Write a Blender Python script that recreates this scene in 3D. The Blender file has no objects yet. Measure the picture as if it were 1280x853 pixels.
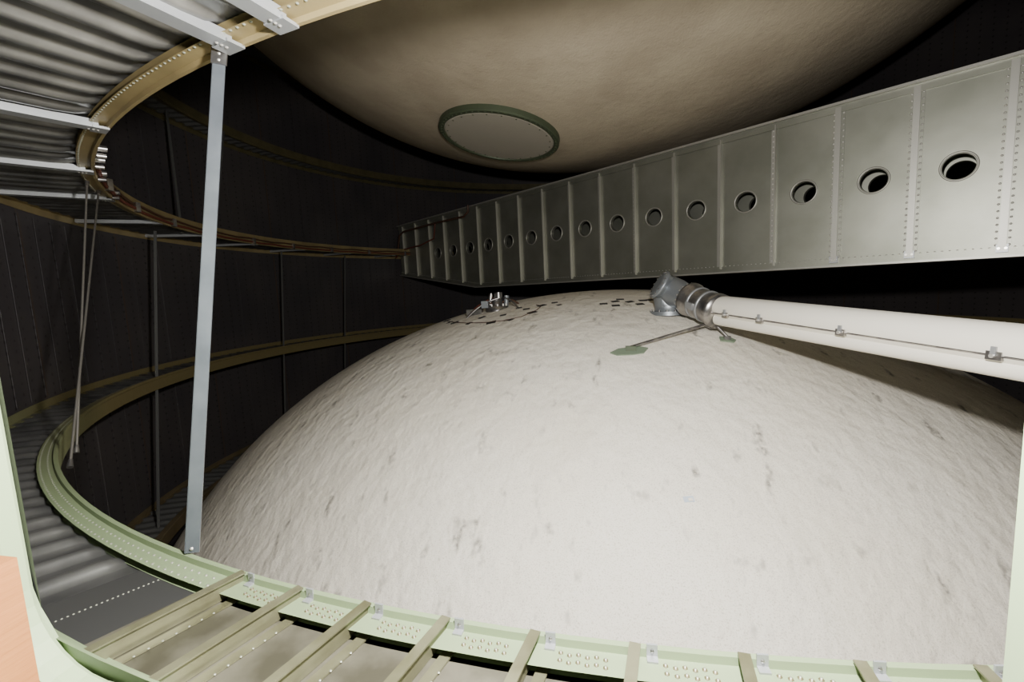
import bpy, math, random
from mathutils import Vector, Matrix
from math import sin, cos, pi, radians, sqrt, atan2, floor
random.seed(7)

# ---------------------------------------------------------------- materials
def mat(name, col, rough=.6, metal=0., spec=.5, bumps=(), var=None, extra=None):
    m = bpy.data.materials.new(name); m.use_nodes = True
    nt = m.node_tree; N = nt.nodes; L = nt.links
    b = N['Principled BSDF']
    b.inputs['Base Color'].default_value = (*col, 1)
    b.inputs['Roughness'].default_value = rough
    b.inputs['Metallic'].default_value = metal
    b.inputs['Specular IOR Level'].default_value = spec
    tc = N.new('ShaderNodeTexCoord')
    prev = None
    for (scale, strength, dist, detail, stretch) in bumps:
        mp = N.new('ShaderNodeMapping'); mp.inputs['Scale'].default_value = stretch
        L.new(tc.outputs['Object'], mp.inputs['Vector'])
        t = N.new('ShaderNodeTexNoise'); t.inputs['Scale'].default_value = scale; t.inputs['Detail'].default_value = detail
        L.new(mp.outputs[0], t.inputs['Vector'])
        bp = N.new('ShaderNodeBump'); bp.inputs['Strength'].default_value = strength; bp.inputs['Distance'].default_value = dist
        L.new(t.outputs['Fac'], bp.inputs['Height'])
        if prev: L.new(prev.outputs[0], bp.inputs['Normal'])
        prev = bp
    if prev: L.new(prev.outputs[0], b.inputs['Normal'])
    if var:
        col2, scale, lo, hi = var
        t = N.new('ShaderNodeTexNoise'); t.inputs['Scale'].default_value = scale; t.inputs['Detail'].default_value = 6
        L.new(tc.outputs['Object'], t.inputs['Vector'])
        mr = N.new('ShaderNodeMapRange'); mr.inputs['From Min'].default_value = lo; mr.inputs['From Max'].default_value = hi
        L.new(t.outputs['Fac'], mr.inputs['Value'])
        mx = N.new('ShaderNodeMix'); mx.data_type = 'RGBA'
        mx.inputs['A'].default_value = (*col, 1); mx.inputs['B'].default_value = (*col2, 1)
        L.new(mr.outputs[0], mx.inputs['Factor']); L.new(mx.outputs['Result'], b.inputs['Base Color'])
    if extra: extra(nt, b, tc)
    return m

def scuffs(col, dark, tint):
    def fn(nt, b, tc):
        N = nt.nodes; L = nt.links
        def noise(scale, lo, hi, stretch=(1,1,1), detail=4):
            mp = N.new('ShaderNodeMapping'); mp.inputs['Scale'].default_value = stretch
            L.new(tc.outputs['Object'], mp.inputs['Vector'])
            t = N.new('ShaderNodeTexNoise'); t.inputs['Scale'].default_value = scale; t.inputs['Detail'].default_value = detail
            L.new(mp.outputs[0], t.inputs['Vector'])
            mr = N.new('ShaderNodeMapRange'); mr.inputs['From Min'].default_value = lo; mr.inputs['From Max'].default_value = hi
            L.new(t.outputs['Fac'], mr.inputs['Value']); return mr.outputs[0]
        def mul(a, c):
            n = N.new('ShaderNodeMath'); n.operation = 'MULTIPLY'; L.new(a, n.inputs[0])
            if isinstance(c, float): n.inputs[1].default_value = c
            else: L.new(c, n.inputs[1])
            return n.outputs[0]
        a = noise(1.1, .4, .65)
        m1 = N.new('ShaderNodeMix'); m1.data_type = 'RGBA'
        m1.inputs['A'].default_value = (*col, 1); m1.inputs['B'].default_value = (*tint, 1)
        L.new(a, m1.inputs['Factor'])
        f = mul(mul(noise(13, .62, .74, (1, .4, .6), 2), noise(45, .34, .60, (1, .6, 1))), .85)
        m2 = N.new('ShaderNodeMix'); m2.data_type = 'RGBA'
        L.new(m1.outputs['Result'], m2.inputs['A']); m2.inputs['B'].default_value = (*dark, 1)
        L.new(f, m2.inputs['Factor'])
        sp = noise(220, .30, .48, detail=2)
        m3 = N.new('ShaderNodeMix'); m3.data_type = 'RGBA'
        L.new(m2.outputs['Result'], m3.inputs['B']); m3.inputs['A'].default_value = (col[0]*.70, col[1]*.68, col[2]*.64, 1)
        L.new(sp, m3.inputs['Factor'])
        L.new(m3.outputs['Result'], b.inputs['Base Color'])
    return fn

def ypaint(colA, colB, ya, yb):   # chord paint: green at the doorway, yellow primer further round
    def fn(nt, b, tc):
        N = nt.nodes; L = nt.links
        sp = N.new('ShaderNodeSeparateXYZ'); L.new(tc.outputs['Object'], sp.inputs[0])
        mr = N.new('ShaderNodeMapRange'); mr.inputs['From Min'].default_value = ya; mr.inputs['From Max'].default_value = yb
        L.new(sp.outputs[1], mr.inputs['Value'])
        mx = N.new('ShaderNodeMix'); mx.data_type = 'RGBA'
        mx.inputs['A'].default_value = (*colA, 1); mx.inputs['B'].default_value = (*colB, 1)
        L.new(mr.outputs[0], mx.inputs['Factor']); L.new(mx.outputs['Result'], b.inputs['Base Color'])
    return fn

def walldots(nt, b, tc):
    N = nt.nodes; L = nt.links
    def M(op, a, c=None):
        n = N.new('ShaderNodeMath'); n.operation = op
        for i, v in enumerate((a, c)):
            if v is None: continue
            if isinstance(v, (int, float)): n.inputs[i].default_value = v
            else: L.new(v, n.inputs[i])
        return n.outputs[0]
    sp = N.new('ShaderNodeSeparateXYZ'); L.new(tc.outputs['Object'], sp.inputs[0])
    ang = M('MULTIPLY', M('ARCTAN2', sp.outputs[1], sp.outputs[0]), 4.2)
    def dist(v, per):
        return M('MULTIPLY', M('ABSOLUTE', M('SUBTRACT', M('FRACT', M('DIVIDE', v, per)), .5)), per)
    da = dist(ang, .122); dz = dist(sp.outputs[2], .06)
    r = M('SQRT', M('ADD', M('MULTIPLY', da, da), M('MULTIPLY', dz, dz)))
    dot = M('LESS_THAN', r, .009)
    seam = M('LESS_THAN', dist(ang, 1.1), .006)
    nz = N.new('ShaderNodeTexNoise'); nz.inputs['Scale'].default_value = 1.3; nz.inputs['Detail'].default_value = 5
    L.new(tc.outputs['Object'], nz.inputs['Vector'])
    mr = N.new('ShaderNodeMapRange'); mr.inputs['From Min'].default_value = .4; mr.inputs['From Max'].default_value = .65
    L.new(nz.outputs['Fac'], mr.inputs['Value'])
    m0 = N.new('ShaderNodeMix'); m0.data_type = 'RGBA'
    m0.inputs['A'].default_value = (.048, .043, .046, 1); m0.inputs['B'].default_value = (.066, .058, .057, 1)
    L.new(mr.outputs[0], m0.inputs['Factor'])
    m1 = N.new('ShaderNodeMix'); m1.data_type = 'RGBA'
    L.new(m0.outputs['Result'], m1.inputs['A']); m1.inputs['B'].default_value = (.024, .020, .020, 1); L.new(dot, m1.inputs['Factor'])
    m2 = N.new('ShaderNodeMix'); m2.data_type = 'RGBA'
    L.new(m1.outputs['Result'], m2.inputs['A']); m2.inputs['B'].default_value = (.075, .05, .035, 1); L.new(seam, m2.inputs['Factor'])
    L.new(m2.outputs['Result'], b.inputs['Base Color'])

M_foam = mat('white_foam', (.80, .77, .70), .75, spec=.25, bumps=[(6, .4, .035, 2, (1,1,1)), (19, .65, .017, 2, (1,.6,1)), (200, .6, .0025, 2, (1,1,1))],
             extra=scuffs((.90, .85, .745), (.17, .155, .14), (.85, .79, .67)))
M_tan = mat('tan_foam', (.43, .37, .275), .8, spec=.2, bumps=[(14, .45, .012, 4, (1,1,1)), (70, .6, .005, 3, (1,1,1))],
            var=((.36, .305, .225), 2.2, .4, .65))
M_wall = mat('dark_primed_skin', (.04, .04, .04), .45, spec=.5, bumps=[(3, .2, .02, 2, (1,1,1))], extra=walldots)
M_beam = mat('beam_aluminium', (.33, .33, .28), .43, .75, bumps=[(2.5, .12, .02, 2, (1,1,1))], var=((.25, .255, .21), 3, .35, .65))
M_beamd = mat('beam_stiffener', (.40, .39, .35), .42, .6)
M_riv = mat('rivet_metal', (.62, .60, .56), .3, .6)
M_rivd = mat('rivet_dull', (.34, .35, .28), .4, .4)
M_green = mat('green_primer', (.30, .37, .21), .45, .1, extra=ypaint((.22, .28, .155), (.19, .155, .07), -3.7, -2.4))
M_tbar = mat('olive_tee', (.19, .185, .115), .36, .4, var=((.10, .095, .05), 12, .35, .7))
M_olive = mat('olive_primer', (.13, .11, .055), .42, .25, var=((.09, .08, .04), 9, .35, .7))
M_plate = mat('dusty_web_plate', (.15, .14, .105), .45, .35, var=((.07, .065, .045), 9, .4, .62), bumps=[(5, .2, .01, 2, (1,1,1))])
M_tanp = mat('yellow_primer', (.32, .25, .12), .45, .2, var=((.23, .18, .085), 5, .35, .65))
M_tand = mat('dull_yellow_primer', (.17, .13, .07), .5, .2, var=((.12, .095, .05), 5, .35, .65))
M_alu = mat('bare_aluminium', (.32, .32, .31), .34, .85, var=((.19, .19, .19), 8, .35, .65))
M_dplate = mat('dark_splice_plate', (.09, .09, .088), .4, .6)
M_chan = mat('channel_aluminium', (.36, .37, .38), .4, .5)
M_strut = mat('strut_aluminium', (.23, .255, .29), .35, .7, var=((.17, .19, .22), 12, .35, .65))
M_pipe = mat('pipe_white', (.86, .82, .72), .35, spec=.5, bumps=[(5, .1, .01, 2, (1,1,1))])
M_steel = mat('fitting_steel', (.46, .44, .42), .3, .9, var=((.26, .25, .25), 20, .4, .6))
M_grey = mat('housing_grey', (.27, .29, .31), .42, .55)
M_cover = mat('cover_plate', (.38, .35, .29), .6, .1, bumps=[(30, .2, .005, 2, (1,1,1))])
M_dgreen = mat('dark_green_ring', (.075, .095, .055), .5, .3)
M_pad = mat('green_pad', (.19, .245, .17), .6)
M_black = mat('black_mark', (.015, .015, .015), .6)
M_red = mat('red_cable', (.14, .04, .025), .5)
M_brown = mat('brown_cable', (.08, .04, .025), .5)
M_wire = mat('guide_wire', (.15, .14, .125), .5, .5)
M_dstrut = mat('dull_strut', (.13, .13, .125), .5, .4)
M_door = mat('door_green', (.33, .43, .24), .5)
M_wood = mat('raw_wood', (.42, .17, .045), .7, bumps=[(8, .3, .004, 4, (1, 1, 12))], var=((.34, .13, .035), 6, .4, .6))
M_tag = mat('paper_tag', (.55, .62, .70), .3)

# ---------------------------------------------------------------- mesh builder
class MB:
    def __init__(s): s.v = []; s.f = []; s.mi = []; s.sm = []; s.mats = []
    def m(s, mt):
        if mt not in s.mats: s.mats.append(mt)
        return s.mats.index(mt)
    def add(s, vs, fs, mt, smooth=False):
        o = len(s.v); s.v += [tuple(v) for v in vs]; k = s.m(mt)
        for f in fs: s.f.append([i + o for i in f]); s.mi.append(k); s.sm.append(smooth)
    def box(s, c, h, mt, ax=None):
        c = Vector(c); ax = ax or (Vector((1,0,0)), Vector((0,1,0)), Vector((0,0,1)))
        vs = [c + ax[0]*h[0]*i + ax[1]*h[1]*j + ax[2]*h[2]*k for i in (-1,1) for j in (-1,1) for k in (-1,1)]
        s.add(vs, [(0,1,3,2),(4,6,7,5),(0,4,5,1),(2,3,7,6),(0,2,6,4),(1,5,7,3)], mt)
    def bar(s, p0, p1, w, h, mt, up=Vector((0,0,1))):
        p0 = Vector(p0); p1 = Vector(p1); d = (p1-p0); l = d.length; d.normalize()
        side = d.cross(up).normalized(); u = side.cross(d).normalized()
        s.box((p0+p1)/2, (l/2, w/2, h/2), mt, (d, side, u))
    def tube(s, pts, rad, mt, seg=16, cap=True):
        pts = [Vector(p) for p in pts]; n = len(pts)
        if not isinstance(rad, (list, tuple)): rad = [rad]*n
        t0 = (pts[1]-pts[0])
        if t0.length < 1e-6: t0 = pts[2]-pts[0]
        t0.normalize()
        a = t0.cross(Vector((0,0,1)))
        if a.length < .05: a = t0.cross(Vector((1,0,0)))
        a.normalize(); vs = []
        for i in range(n):
            t = pts[min(i+1,n-1)]-pts[max(i-1,0)]
            t = t.normalized() if t.length > 1e-6 else t0
            a = (a - t*a.dot(t)).normalized(); b = t.cross(a)
            for k in range(seg):
                w = 2*pi*k/seg; vs.append(pts[i] + (a*cos(w)+b*sin(w))*rad[i])
        fs = [(i*seg+k, i*seg+(k+1)%seg, (i+1)*seg+(k+1)%seg, (i+1)*seg+k) for i in range(n-1) for k in range(seg)]
        s.add(vs, fs, mt, True)
        if cap:
            s.add(vs[:seg], [tuple(range(seg))[::-1]], mt); s.add(vs[-seg:], [tuple(range(seg))], mt)
    def rivet(s, p, n, r, mt, seg=6):
        p = Vector(p); n = Vector(n).normalized()
        a = n.cross(Vector((0,0,1)))
        if a.length < .05: a = n.cross(Vector((1,0,0)))
        a.normalize(); b = n.cross(a)
        vs = [p + (a*cos(2*pi*k/seg)+b*sin(2*pi*k/seg))*r for k in range(seg)]
        vs += [p + n*r*.55 + (a*cos(2*pi*k/seg)+b*sin(2*pi*k/seg))*r*.55 for k in range(seg)]
        fs = [(k, (k+1)%seg, seg+(k+1)%seg, seg+k) for k in range(seg)] + [tuple(range(seg, 2*seg))]
        s.add(vs, fs, mt, True)
    def grid(s, fn, nu, nv, mt, smooth=True, closed=False, skip=None):
        cols = nu if closed else nu+1
        vs = [fn(i/nu, j/nv) for i in range(cols) for j in range(nv+1)]
        fs = []
        for i in range(nu):
            i2 = (i+1) % cols
            for j in range(nv):
                if skip and skip((i+.5)/nu, (j+.5)/nv): continue
                fs.append((i*(nv+1)+j, i2*(nv+1)+j, i2*(nv+1)+j+1, i*(nv+1)+j+1))
        s.add(vs, fs, mt, smooth)
    def make(s, name, parent=None):
        me = bpy.data.meshes.new(name); me.from_pydata(s.v, [], s.f)
        for m_ in s.mats: me.materials.append(m_)
        me.polygons.foreach_set('material_index', s.mi); me.polygons.foreach_set('use_smooth', s.sm)
        me.update()
        o = bpy.data.objects.new(name, me); bpy.context.scene.collection.objects.link(o)
        if parent: o.parent = parent
        return o
def P(R, a, z, cx=0, cy=0):     # a in degrees measured from -Y towards +X
    a = radians(a); return Vector((cx+R*sin(a), cy-R*cos(a), z))
WR = 4.2

# ---------------------------------------------------------------- wall + door
w = MB()
A0, A1, Z0, Z1 = -12.5, 6.5, -.56, .85
angs = sorted(set([round(-180+2.5*i, 3) for i in range(145)]))
zs = [-3.1, -1.8, Z0, Z1, 1.8, 3.1, 4.4]
vs = [P(WR, a, z) for a in angs for z in zs]; fs = []
for i in range(len(angs)-1):
    for j in range(len(zs)-1):
        am = (angs[i]+angs[i+1])/2; zm = (zs[j]+zs[j+1])/2
        if A0 < am < A1 and Z0 < zm < Z1: continue
        n = len(zs); fs.append((i*n+j, i*n+j+1, (i+1)*n+j+1, (i+1)*n+j))
w.add(vs, fs, M_wall, True)
# vertical stringer straps riveted to the skin, wider splice straps between panels
for k_ in range(-360, -26, 5):
    k = k_/2
    wide = (k_ % 30 == 0)
    for (za, zb) in ((-1.68, -.60), (-.51, .58), (.67, 1.77), (1.83, 2.9)):
        rad = P(1, k, 0); tan = Vector((-rad.y, rad.x, 0))
        w.box(P(WR-.005, k, (za+zb)/2), (.003 if wide else .0015, .032 if wide else .012, (zb-za)/2), M_wall, (rad, tan, Vector((0,0,1))))
w.make('wall_round')

d = MB()
x0, x1, z0, z1, cr = -.735, .312, -.475, .76, .12
def loop(off, y):
    out = []
    for (cx, cz, s0) in ((x1-cr, z1-cr, 0), (x0+cr, z1-cr, 90), (x0+cr, z0+cr, 180), (x1-cr, z0+cr, 270)):
        for k in range(9):
            t = radians(s0+90*k/8); out.append(Vector((cx+(cr+off)*cos(t), y, cz+(cr+off)*sin(t))))
    return out
prof = [(.03, -4.195), (.004, -4.20), (0, -4.205), (0, -4.225), (.004, -4.235), (.02, -4.238), (.022, -4.215), (.05, -4.212), (.20, -4.212), (.20, -4.10)]
vs = []; n = 36
for off, y in prof: vs += loop(off, y)
fs = [(i*n+k, i*n+(k+1)%n, (i+1)*n+(k+1)%n, (i+1)*n+k) for i in range(len(prof)-1) for k in range(n)]
d.add(vs, fs, M_door, False)
d.make('door_1')

wb = MB()
wb.box((-.675, -4.32, -.45), (.100, .022, .21), M_wood)
wb.box((-.675, -4.32, -.67), (.14, .027, .02), M_wood)
wb.make('wooden_block')

# ---------------------------------------------------------------- domes
def dome(name, zc, b, sgn, mt, a=4.15):
    m = MB()
    def fn(u, v):
        t = v*pi/2; r = a*sin(t)
        return Vector((r*cos(2*pi*u), r*sin(2*pi*u), zc+sgn*b*cos(t)))
    m.grid(fn, 160, 60, mt, closed=True)
    return m.make(name)
ZL, BL = -.045-2.96, 2.96
ZU, BU = 1.256+3.073, 3.073
dome('hydrogen_tank_dome', ZL, BL, 1, M_foam)
dome('oxygen_tank_dome', ZU, BU, -1, M_tan)
def zl(x, y): return ZL+BL*sqrt(max(0, 1-(x*x+y*y)/4.15**2))
def zu(x, y): return ZU-BU*sqrt(max(0, 1-(x*x+y*y)/4.15**2))
def nl(x, y):
    e = .01; return Vector(((zl(x-e, y)-zl(x+e, y))/(2*e), (zl(x, y-e)-zl(x, y+e))/(2*e), 1)).normalized()
def nu_(x, y):
    e = .01; return Vector(((zu(x+e, y)-zu(x-e, y))/(2*e), (zu(x, y+e)-zu(x, y-e))/(2*e), -1)).normalized()

# manhole cover on the oxygen tank dome
c0 = Vector((-.87, -.55, zu(-.87, -.55))); nn0 = nu_(-.87, -.55)
ea = nn0.cross(Vector((0,1,0))).normalized(); eb = nn0.cross(ea)
m = MB()
def disc(m, rs, mt, seg=64):
    vs = [c0+nn0*h+(ea*cos(2*pi*k/seg)+eb*sin(2*pi*k/seg))*r for (r, h) in rs for k in range(seg)]
    fs = [(i*seg+k, i*seg+(k+1)%seg, (i+1)*seg+(k+1)%seg, (i+1)*seg+k) for i in range(len(rs)-1) for k in range(seg)]
    m.add(vs, fs, mt, False)
disc(m, [(.535, -.06), (.535, .012), (.525, .022), (.49, .022), (.485, .01)], M_dgreen)
disc(m, [(.487, .008), (.47, .018), (.30, .022), (.001, .024)], M_cover)
for k in range(60):
    t = 2*pi*k/60; m.rivet(c0+nn0*.022+(ea*cos(t)+eb*sin(t))*.508, nn0, .011, M_dgreen)
for k in range(24):
    t = 2*pi*k/24; m.rivet(c0+nn0*.018+(ea*cos(t)+eb*sin(t))*.455, nn0, .008, M_dgreen)
m.make('manhole_cover')

# black locating marks + sense line on the hydrogen dome
m = MB()
def mark(x, y, sx, sy, rot):
    n = nl(x, y); t = Vector((cos(rot), sin(rot), 0)); t = (t-n*t.dot(n)).normalized(); b_ = n.cross(t)
    m.box(Vector((x, y, zl(x, y)))+n*.001, (sx, sy, .002), M_black, (t, b_, n))
line = [(-1.50,-.50),(-1.40,-.70),(-1.25,-.92),(-1.10,-1.08),(-.92,-1.20),(-.76,-1.25),(-.62,-1.22),(-.52,-1.08),(-.50,-.94),(-.56,-.86)]
m.tube([(x, y, zl(x, y)+.003) for x, y in line], .0035, M_brown, 6)
for (x, y, s_) in ((-1.46,-.56,.035),(-1.27,-.90,.035),(-1.08,-1.10,.025),(-.86,-1.23,.038),(-.70,-1.25,.025),(-.55,-1.13,.035),(-.62,-.98,.028),(-.50,-.92,.035),(-.80,-1.06,.026),(-1.0,-.98,.03),(-.40,-.86,.026),(-.70,-.88,.026),(-.35,-.98,.02),(-1.36,-.78,.024)):
    mark(x, y, s_, s_*.8, random.uniform(0, 1.5))
for (x, y) in ((.00,-1.05),(.09,-1.12),(.09,-.98),(.20,-1.0),(.27,-1.08),(.30,-.95),(.36,-.92),(.13,-.90)):
    mark(x, y, .030, .022, .3+random.uniform(-.3, .3))
m.make('black_locating_marks')

m = MB()
x, y = .31, -2.83; n = nl(x, y); t = Vector((1, .2, 0)); t = (t-n*t.dot(n)).normalized(); b_ = n.cross(t)
m.box(Vector((x, y, zl(x, y)))+n*.002, (.02, .012, .0015), M_tag, (t, b_, n))
m.box(Vector((x+.006, y-.004, zl(x, y)))+n*.004, (.008, .006, .0015), M_foam, (t, b_, n))
m.make('paper_tag')

# ---------------------------------------------------------------- ring frames
def ring(h, cx, cy, Rin, vis, chord, webm, beads=True, flat=None, det=True):
    m = MB()
    pr = [(.055, -.012), (.012, -.012), (.010, .0), (.0, .0), (-.003, -.004), (-.003, -.016), (.002, -.022), (.004, -.085),
          (.004, -.10), (.03, -.10), (.03, -.094), (.012, -.094), (.010, -.03), (.055, -.03)]
    npf = len(pr); seg = 240; vs = []
    for k in range(seg):
        a = 360*k/seg
        for (dr_, dz_) in pr: vs.append(P(Rin+dr_, a, h+vis*dz_, cx, cy))
    fs = [(k*npf+j, ((k+1) % seg)*npf+j, ((k+1) % seg)*npf+j+1, k*npf+j+1) for k in range(seg) for j in range(npf-1)]
    m.add(vs, fs, chord, False)
    N = 2400; NR = 10
    def fn(u, v):
        a = -180+360*u
        p0 = P(Rin+.045, a, 0, cx, cy); p1 = P(WR-.003, a, 0)
        p = p0.lerp(p1, v)
        bz = 0.
        if beads and not (flat and flat[0] < a < flat[1]):
            ph = (a/1.6) % 1.0
            env = min(1, v/.12, (1-v)/.10); bz = .020*max(0, cos(2*pi*(ph-.5)))**.7*env
        return Vector((p.x, p.y, h-vis*.034+vis*bz))
    m.grid(fn, N if det else 240, NR if det else 2, webm, closed=True)
    vs = []; pr2 = [(0, -.03), (-.035, -.027), (-.035, -.023), (-.004, -.023), (-.004, .02), (0, .02)]
    for k in range(seg):
        a = 360*k/seg
        for (dr_, dz_) in pr2: vs.append(P(WR-.002+dr_, a, h+vis*dz_))
    n2 = len(pr2)
    m.add(vs, [(k*n2+j, ((k+1) % seg)*n2+j, ((k+1) % seg)*n2+j+1, k*n2+j+1) for k in range(seg) for j in range(n2-1)], chord, False)
    return m

# lower ring (seen from above)
hL, cxL, cyL, RL = -.548, .035, -.089, 3.866
m = ring(hL, cxL, cyL, RL, 1, M_green, M_alu, True, (-16.0, 40))
def fn(u, v):
    a = -12.6+52*u; p = P(RL+.045, a, 0, cxL, cyL).lerp(P(WR-.004, a, 0), v); return Vector((p.x, p.y, hL-.030))
m.grid(fn, 60, 2, M_plate)
def fn(u, v):
    a = -15.6+3.0*u; p = P(RL+.05, a, 0, cxL, cyL).lerp(P(WR-.004, a, 0), v); return Vector((p.x, p.y, hL-.031))
m.grid(fn, 6, 2, M_dplate)
tb = [-11.35+2.27*k for k in range(22)]
for i, a in enumerate(tb):
    zt0 = hL+.006
    pi_, po = P(RL+.008, a, zt0, cxL, cyL), P(WR-.01, a, zt0)
    m.bar(pi_, po, .017, .003, M_tbar)
    m.bar(pi_-Vector((0,0,.018)), po-Vector((0,0,.018)), .003, .034, M_tbar)
    m.bar(P(RL+.03, a+.28, hL-.0275, cxL, cyL), P(WR-.01, a+.28, hL-.0275), .018, .003, M_tbar)
    rad = (P(1, a, 0)); tan = Vector((-rad.y, rad.x, 0))
    cpos = P(RL+.010, a+.36, hL-.001, cxL, cyL)
    m.box(cpos, (.0015, .008, .010), M_chan, (rad, tan, Vector((0,0,1))))
    m.box(cpos+rad*.006-Vector((0,0,.0095)), (.007, .008, .0015), M_chan, (rad, tan, Vector((0,0,1))))
    m.rivet(cpos+rad*.002, rad, .003, M_steel)
    for q in range(6):
        for rr in range(2):
            aa = a+.62+q*.2
            pp = P(RL+.024+.014*rr+.003*(q % 2), aa, hL-.0119, cxL, cyL)
            m.rivet(pp, (0,0,1), .0042, M_olive)          # dimpled hole ring
            m.rivet(pp+Vector((0,0,.0012)), (0,0,1), .0028, M_rivd)
    for q in range(8):
        f_ = .25+q*.09
        pp = P(RL+.03, a+.42, hL-.0258, cxL, cyL).lerp(P(WR-.01, a+.42, hL-.0258), f_)
        m.rivet(pp, (0,0,1), .0022, M_rivd)
for k in range(520):
    a = -12-k*.36
    m.rivet(P(RL+.026, a, hL-.0119, cxL, cyL), (0,0,1), .0034, M_rivd)
    m.rivet(P(RL+.046, a+.18, hL-.0119, cxL, cyL), (0,0,1), .0034, M_rivd)
for q in range(24):
    m.rivet(P(RL+.05, -14.4, hL-.031, cxL, cyL).lerp(P(WR-.02, -14.4, hL-.031), q/24), (0,0,1), .0022, M_rivd)
m.make('ring_frame')

# upper ring (seen from below)
hU, cxU, cyU, RU = .625, .023, .068, 3.746
m = ring(hU, cxU, cyU, RU, -1, M_tanp, M_alu, True, None)
for k in range(600):
    a = 30-k*.36
    m.rivet(P(RU+.048, a, hU+.0119, cxU, cyU), (0,0,-1), .0042, M_rivd)
for a in (-6, -11.1, -13.9, -27.3, -37.8, -48, -61.5, -73, -85, -97, -109, -121, -133, 6, 18, 30):
    pi_, po = P(RU+.03, a, hU-.002, cxU, cyU), P(WR-.01, a, hU-.002)
    m.bar(pi_, po, .045, .004, M_chan)
    rad = P(1, a, 0); tan = Vector((-rad.y, rad.x, 0))
    for sg in (-1, 1):
        m.bar(pi_+tan*.0215*sg+Vector((0,0,.012)), po+tan*.0215*sg+Vector((0,0,.012)), .003, .024, M_chan)
    m.box(pi_+rad*-.005+Vector((0,0,.0)), (.022, .03, .004), M_chan, (rad, tan, Vector((0,0,1))))
    for q in range(3):
        m.rivet(pi_+rad*.012*q-Vector((0,0,.004)), (0,0,-1), .005, M_riv)
for a in (-33, -36, -40, -47):
    p = P(RU-.004, a, hU+.03, cxU, cyU)
    m.tube([p, p+P(-.035, a, 0)], .014, M_steel, 10)
    m.tube([p+Vector((0,0,-.03)), p+P(-.03, a, -.03)], .010, M_steel, 10)
m.make('ring_frame.001')
m = ring(1.80, 0, 0, 3.93, -1, M_olive, M_dstrut, True, None); m.make('ring_frame.002')
m = ring(-1.72, 0, 0, 3.86, 1, M_tand, M_dstrut, True, None); m.make('ring_frame.003')
m = ring(2.95, 0, 0, 3.93, -1, M_olive, M_dstrut, False, None, det=False); m.make('ring_frame.004')

# ---------------------------------------------------------------- cross beam
B = radians(-53.95); DR = Vector((sin(B), cos(B), 0)); NN = Vector((cos(B), -sin(B), 0))
UZ = Vector((0,0,1))
def Q(s, n, z): return DR*s+NN*n+UZ*z
ZB, ZT = .052, 1.128
S0, SP = -2.496, .3895
def zbot(s): return ZB if s < 2.05 else ZB+(s-2.05)/(4.0-2.05)*.26
m = MB()
SE0, SE1 = -4.05, 4.07
def panel(m, sa, sb, n, hole, mt, c=None):
    zt_ = ZT-.03
    poly = [(sa, zbot(sa)+.03), (sb, zbot(sb)+.03), (sb, zt_), (sa, zt_)]
    if not hole:
        m.add([Q(s, n, z) for s, z in poly], [(0,1,2,3)], mt); return
    cs, cz, r = c
    angs = [2*pi*k/40 for k in range(40)]+[atan2(z-cz, s-cs) % (2*pi) for s, z in poly]
    angs = sorted(set(angs)); outer = []
    for t in angs:
        best = 1e9; dx, dz = cos(t), sin(t)
        for i in range(4):
            (ax, az), (bx, bz) = poly[i], poly[(i+1) % 4]
            ex, ez = bx-ax, bz-az; den = dx*ez-dz*ex
            if abs(den) < 1e-9: continue
            tt = ((ax-cs)*ez-(az-cz)*ex)/den; uu = ((ax-cs)*dz-(az-cz)*dx)/den
            if tt > 0 and -1e-6 <= uu <= 1+1e-6: best = min(best, tt)
        outer.append((cs+dx*best, cz+dz*best))
    k = len(angs)
    vs = [Q(s, n, z) for s, z in outer]+[Q(cs+r*cos(t), n, cz+r*sin(t)) for t in angs]+[Q(cs+r*.96*cos(t), n+.03, cz+r*.96*sin(t)) for t in angs]
    m.add(vs, [(i, (i+1) % k, k+(i+1) % k, k+i) for i in range(k)], mt)
    m.add(vs, [(k+i, k+(i+1) % k, 2*k+(i+1) % k, 2*k+i) for i in range(k)], mt, True)
NF, NB = .03, .30
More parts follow.
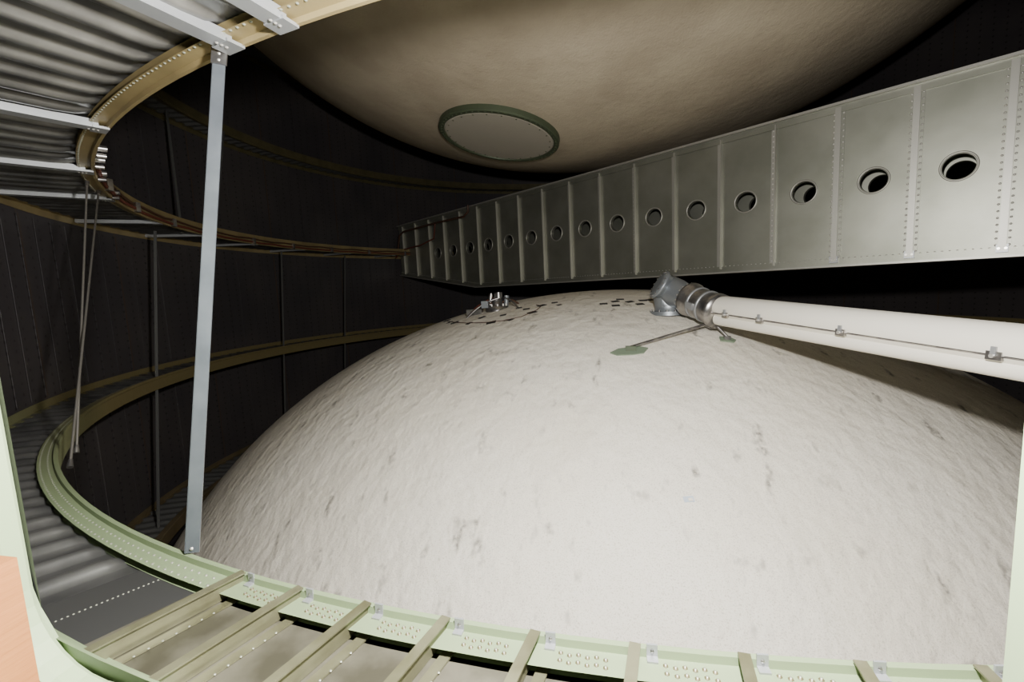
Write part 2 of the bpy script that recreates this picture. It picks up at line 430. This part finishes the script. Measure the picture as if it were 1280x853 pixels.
for i in range(-4, 18):
    sc = S0+i*SP; sa = max(sc-SP/2, SE0); sb = min(sc+SP/2, SE1)
    if sb <= sa: continue
    hole = (i <= 14) and sa > SE0+.001
    panel(m, sa, sb, NF, hole, M_beam, (sc, .59, .073))
    panel(m, sa, sb, NB, hole, M_beam, (sc, .59, .073))
    if hole:
        ps = [Q(sc+.080*cos(2*pi*k/32), NF-.003, .59+.080*sin(2*pi*k/32)) for k in range(33)]
        m.tube(ps, .006, M_beamd, 6, cap=False)
    for k in range(12):
        s = sa+(k+.5)*(sb-sa)/12
        m.rivet(Q(s, NF, ZT-.052), -NN, .006, M_riv); m.rivet(Q(s, NF, zbot(s)+.055), -NN, .006, M_riv)
    for k, s in enumerate((sa,)):
        zb_ = zbot(s)+.02; zt_ = ZT-.02; zc_ = (zb_+zt_)/2; hz = (zt_-zb_)/2
        wide = i <= 2
        hw = .034 if wide else .017
        m.box(Q(s, NF-.004, zc_), (hw, .003, hz), M_beamd if not wide else M_beam, (DR, NN, UZ))
        m.box(Q(s-(.0 if wide else hw*.8), NF-.018, zc_), (.003, .014, hz*.97), M_beamd, (DR, NN, UZ))
        if wide: m.box(Q(s, NF-.033, zc_), (.016, .002, hz*.97), M_beamd, (DR, NN, UZ))
        if wide or i >= 6 or i == 3:
            for q in range(26):
                z = zb_+.05+(zt_-zb_-.1)*q/25
                for sg in ((-1, 1) if wide else (.25,)):
                    m.rivet(Q(s+sg*.026 if wide else s+.004, NF-.007, z), -NN, .0068, M_riv)
        if wide:
            m.box(Q(s, NF-.02, zb_+.03), (.024, .014, .022), M_chan, (DR, NN, UZ))
            for sg in (-1, 1): m.tube([Q(s+sg*.014, NF-.034, zb_+.03), Q(s+sg*.014, NF-.045, zb_+.03)], .007, M_riv, 8)
for (z, hz) in ((ZT-.012, .012),):
    m.box(Q((SE0+SE1)/2, (NF+NB)/2, z), ((SE1-SE0)/2, (NB-NF)/2+.045, .008), M_beamd, (DR, NN, UZ))
m.box(Q((SE0+SE1)/2, NF-.008, ZT-.035), ((SE1-SE0)/2, .006, .028), M_beam, (DR, NN, UZ))
for (sa, sb) in ((SE0, 2.05), (2.05, SE1)):
    d0 = Q(sa, NF-.008, zbot(sa)+.03); d1 = Q(sb, NF-.008, zbot(sb)+.03)
    m.bar(d0, d1, .012, .05, M_beam)
    m.bar(Q(sa, (NF+NB)/2, zbot(sa)+.006), Q(sb, (NF+NB)/2, zbot(sb)+.006), (NB-NF)+.09, .012, M_beamd)
m.make('cross_beam')

# ---------------------------------------------------------------- strut
m = MB()
p0 = Vector((-.905, -3.838, -.545)); p1 = Vector((-.925, -3.575, .622))
dd = (p1-p0).normalized(); sd = Vector((.85, .5, 0)); sd = (sd-dd*sd.dot(dd)).normalized(); u = dd.cross(sd)
L_ = (p1-p0).length
m.box((p0+p1)/2, (L_/2, .0135, .0018), M_strut, (dd, sd, u))
m.box((p0+p1)/2-sd*.0135+u*.012, (L_/2, .0018, .012), M_strut, (dd, sd, u))
m.box(p1-dd*.012-u*.003, (.02, .017, .003), M_steel, (dd, sd, u))
for e in (p0+dd*.01, p1-dd*.005, p1-dd*.022): m.rivet(e-u*.006, -u, .004, M_riv)
m.make('support_strut')

def cable(name, a, b, r, mt):
    m = MB(); a = Vector(a); b = Vector(b)
    m.tube([a, a.lerp(b, .5), b], r, mt, 8)
    for e in (a, b): m.tube([e+(b-a).normalized()*(.03 if e is a else -.03), e], [r*1.5, r*2.2], M_steel, 8)
    m.make(name)
cable('guide_cable', (-2.60, -2.64, .62), (-1.86, -3.43, -.55), .0045, M_wire)
cable('guide_cable', (-2.45, -2.80, .62), (-2.02, -3.30, -.55), .0045, M_wire)
def fstrut(a, b, wd):
    m = MB(); m.bar(a, b, wd, .006, M_dstrut, Vector((a[0], a[1], 0)).normalized()*-1+Vector((0,0,.01)))
    m.bar(a, b, .006, wd, M_dstrut, Vector((a[0], a[1], 0)).normalized()*-1+Vector((0,0,.01))); m.make('tie_rod')
fstrut((-3.50, -1.58, .60), (-3.45, -1.92, -1.72), .02)
fstrut((-3.83, .28, .60), (-3.86, .05, -1.72), .02)
fstrut((-3.62, 1.32, .60), (-3.65, 1.12, -1.0), .02)
fstrut((-3.92, -.95, 1.8), (-3.60, -1.25, .63), .02)
fstrut((-3.88, -.35, 1.8), (-3.70, -.8, .63), .02)

# ---------------------------------------------------------------- wiring along the upper ring to the beam
m = MB()
pts = [P(RU-.012, -38-a_, hU+.02+.004*sin(a_*.9), cxU, cyU) for a_ in range(0, 96, 3)]
m.tube(pts, .010, M_red, 8)
pts = [P(RU-.012, -38-a_, hU+.05+.006*sin(a_*.7+1), cxU, cyU) for a_ in range(0, 96, 3)]
m.tube(pts, .008, M_brown, 8)
pts = [Q(3.95, -.10, .62), Q(3.9, -.06, .95), Q(3.8, -.04, 1.0), Q(2.9, -.03, 1.01), Q(2.2, -.03, 1.0), Q(2.1, -.03, 1.05), Q(2.1, -.03, 1.13)]
m.tube(pts, .014, M_brown, 8)
pts = [Q(3.97, -.12, .60), Q(3.8, -.06, .72), Q(3.3, -.04, .74), Q(2.95, -.03, .80), Q(2.9, -.03, 1.0)]
m.tube(pts, .010, M_red, 8)
for k in range(9):
    a_ = -44-k*10; p = P(RU-.02, a_, hU+.03, cxU, cyU); m.box(p, (.014, .014, .03), M_steel)
m.make('wiring_harness')

# ---------------------------------------------------------------- vent pipe
pipe = bpy.data.objects.new('vent_pipe', None); bpy.context.scene.collection.objects.link(pipe)
A = Vector((.664, -1.67, -.178)); Bp = Vector((1.29, -2.93, -.272)); pd = (Bp-A).normalized()
End = A+pd*2.15
side = pd.cross(UZ).normalized(); upv = side.cross(pd).normalized()
if side.y > 0: side = -side
m = MB()
ca, ce = A+upv*.020, End+upv*.020
m.tube([ca+pd*.03, ca+pd*.05, ca+pd*.09, ca.lerp(ce, .5), ce], [.054, .062, .068, .070, .070], M_pipe, 40)
cb, cf = A+pd*.05-upv*.050+side*.012, End-upv*.050+side*.012
m.tube([cb, cb.lerp(cf, .5), cf], [.038, .038, .038], M_pipe, 28)
m.make('insulated_tubes', pipe)
m = MB()
cc = A-upv*.010+side*.060
m.tube([cc+pd*.05, cc+pd*2.1], .0055, M_steel, 8)
for t in (.17, .42, .86, 1.02+.35, 1.75):
    q = cc+pd*t+side*.004
    m.box(q, (.020, .008, .014), M_steel, (pd, side, upv))
    m.box(q+upv*.016+side*.004, (.007, .009, .014), M_chan, (pd, side, upv))
    m.tube([q+side*.004, q+side*.018], .007, M_riv, 8)
m.make('rail_clips', pipe)
m = MB()
E = Vector((.470, -1.31, -.065))
ad = (A-E).normalized()
def at(t): return E.lerp(A, t)
m.tube([at(.46), at(.461), at(.50), at(.53), at(.58), at(.98), at(1.02), at(1.10), at(1.12)], [.07, .112, .112, .102, .098, .098, .106, .106, .060], M_steel, 40)
m.tube([at(.64), at(.645), at(.68), at(.685)], [.098, .103, .103, .098], M_chan, 40)
m.tube([at(.84), at(.845), at(.88), at(.885)], [.098, .103, .103, .098], M_chan, 40)
for k in range(20):
    t = 2*pi*k/20; a_ = ad.cross(UZ).normalized(); b_ = a_.cross(ad)
    p = at(.455)+(a_*cos(t)+b_*sin(t))*.102; m.tube([p-ad*.014, p+ad*.02], .007, M_riv, 6)
m.box(at(.76)+side*.10, (.03, .012, .02), M_chan, (ad, side, upv))
m.make('coupling', pipe)
m = MB()
base = Vector((.450, -1.285, zl(.455, -1.285)-.01))
ctrl = [base, base+Vector((0,0,.03)), base+Vector((-.006,.004,.06)), E+Vector((-.025,.03,-.03)), E+Vector((-.008,.012,.012)), E+ad*.05, E+ad*.12, at(.47)]
rad_ = [.115, .094, .090, .104, .110, .100, .090, .086]
m.tube(ctrl, rad_, M_grey, 32)
m.tube([base+Vector((0,0,-.005)), base+Vector((0,0,.022))], [.135, .13], M_grey, 32)
for k in range(14):
    t = 2*pi*k/14; p = base+Vector((.120*cos(t), .120*sin(t), .01)); m.tube([p, p+Vector((0,0,.022))], .008, M_steel, 6)
fd = Vector((-.80, -.15, .50)).normalized()
m.tube([E+fd*.03, E+fd*.085, E+fd*.09, E+fd*.108, E+fd*.118], [.085, .092, .105, .105, .06], M_grey, 28)
for k in range(14):
    t = 2*pi*k/14; a_ = fd.cross(UZ).normalized(); b_ = a_.cross(fd)
    p = E+fd*.108+(a_*cos(t)+b_*sin(t))*.092; m.tube([p, p+fd*.010], .006, M_steel, 6)
m.make('elbow_housing', pipe)
m = MB()
f0 = Vector((.14, -1.93, zl(.14, -1.93)+.02)); f1 = at(.9)-upv*.10
m.tube([f0, f0.lerp(f1, .5), f1], .009, M_steel, 10)
m.tube([f1-ad*.02-upv*.01, f1+ad*.03-upv*.01], .018, M_steel, 12)
g0 = Vector((.725, -1.72, zl(.725, -1.72))); g1 = at(1.05)-upv*.09
m.tube([g0+UZ*.02, g1], .008, M_steel, 10)
m.tube([g1+Vector((0,0,-.005)), g1+side*.02], .016, M_steel, 10)
m.make('brace_rods', pipe)
m = MB()
def pad(x, y, pts_, th, mt):
    n = nl(x, y); t = Vector((1, 0, 0)); t = (t-n*t.dot(n)).normalized(); b_ = n.cross(t); c = Vector((x, y, zl(x, y)))
    k = len(pts_); vs = [c+t*a+b_*b-n*.01 for a, b in pts_]+[c+t*a+b_*b+n*th for a, b in pts_]
    m.add(vs, [tuple(range(k, 2*k))]+[(i, (i+1) % k, k+(i+1) % k, k+i) for i in range(k)], mt)
pad(.14, -1.93, [(-.11,-.03),(-.07,-.06),(.02,-.05),(.08,-.03),(.11,.03),(.06,.05),(-.06,.02)], .006, M_pad)
pad(.725, -1.72, [(-.045,-.03),(.03,-.035),(.05,0),(.02,.035),(-.04,.03)], .008, M_pad)
m.box(Vector((.15, -1.93, zl(.15, -1.93)+.015)), (.03, .014, .014), M_dgreen)
m.box(Vector((.725, -1.72, zl(.725, -1.72)+.012)), (.018, .014, .012), M_steel)
m.make('mount_pads', pipe)

# ---------------------------------------------------------------- sensor fitting on the dome
m = MB()
cx, cy = -.93, -.72; z = zl(cx, cy)
m.tube([(cx, cy, z-.02), (cx, cy, z+.03), (cx, cy, z+.031), (cx, cy, z+.10)], [.10, .10, .055, .05], M_steel, 24)
m.tube([(cx+.02, cy, z+.10), (cx+.02, cy, z+.15)], .035, M_steel, 16)
m.tube([(cx-.06, cy, z+.04), (cx-.05, cy+.01, z+.14)], .018, M_steel, 12)
m.tube([(cx+.08, cy+.02, z+.02), (cx+.09, cy+.02, z+.12)], .022, M_grey, 12)
for k in range(10):
    t = 2*pi*k/10; m.tube([(cx+.085*cos(t), cy+.085*sin(t), z+.03), (cx+.085*cos(t), cy+.085*sin(t), z+.05)], .01, M_riv, 6)
def arc(p, q, hgt, r, mt, n=12):
    p = Vector(p); q = Vector(q)
    m.tube([p.lerp(q, i/n)+Vector((0,0,hgt*sin(pi*i/n))) for i in range(n+1)], r, mt, 8)
arc((cx-.03, cy, z+.10), (cx-.30, cy+.10, zl(cx-.30, cy+.10)), .02, .008, M_red)
arc((cx-.03, cy-.04, z+.06), (cx-.26, cy-.06, zl(cx-.26, cy-.06)), .03, .008, M_brown)
arc((cx+.03, cy-.05, z+.10), (cx-.25, cy-.12, zl(cx-.25, cy-.12)), .03, .007, M_steel)
arc((cx+.07, cy, z+.10), (cx+.22, cy-.14, zl(cx+.22, cy-.14)), .02, .007, M_steel)
arc((cx+.05, cy, z+.06), (cx+.18, cy+.10, zl(cx+.18, cy+.10)), .03, .008, M_brown)
m.box((cx-.20, cy-.02, zl(cx-.2, cy)+.02), (.07, .03, .025), M_steel)
m.box((cx-.08, cy-.10, z+.05), (.03, .02, .03), M_grey)
m.make('sensor_fitting')

# ---------------------------------------------------------------- lights
def light(name, loc, e, size, col, tgt=None):
    l = bpy.data.lights.new(name, 'POINT'); l.energy = e; l.shadow_soft_size = size; l.color = col
    o = bpy.data.objects.new(name, l); o.location = loc; bpy.context.scene.collection.objects.link(o); return o
light('camera_flash', (.10, -4.24, .35), 300, .04, (1, .975, .94))
wd = bpy.data.worlds.new('World'); bpy.context.scene.world = wd; wd.use_nodes = True
wd.node_tree.nodes['Background'].inputs[0].default_value = (.85, .9, .82, 1)
wd.node_tree.nodes['Background'].inputs[1].default_value = .22

# ---------------------------------------------------------------- camera
pt, ro, ya = radians(6.51), radians(2.699), radians(-11.733)
fw = Vector((sin(ya)*cos(pt), cos(ya)*cos(pt), -sin(pt)))
r = Vector((cos(ya), -sin(ya), 0)); u = r.cross(fw)
R = r*cos(ro)-u*sin(ro); D = -r*sin(ro)-u*cos(ro)
cd = bpy.data.cameras.new('camera'); cam = bpy.data.objects.new('camera', cd)
cd.sensor_width = 36; cd.sensor_fit = 'HORIZONTAL'; cd.lens = 560/1280*36; cd.clip_start = .02
U = -D
mw = Matrix(((R.x, U.x, -fw.x, 0), (R.y, U.y, -fw.y, -4.607), (R.z, U.z, -fw.z, 0), (0, 0, 0, 1)))
cam.matrix_world = mw
bpy.context.scene.collection.objects.link(cam); bpy.context.scene.camera = cam
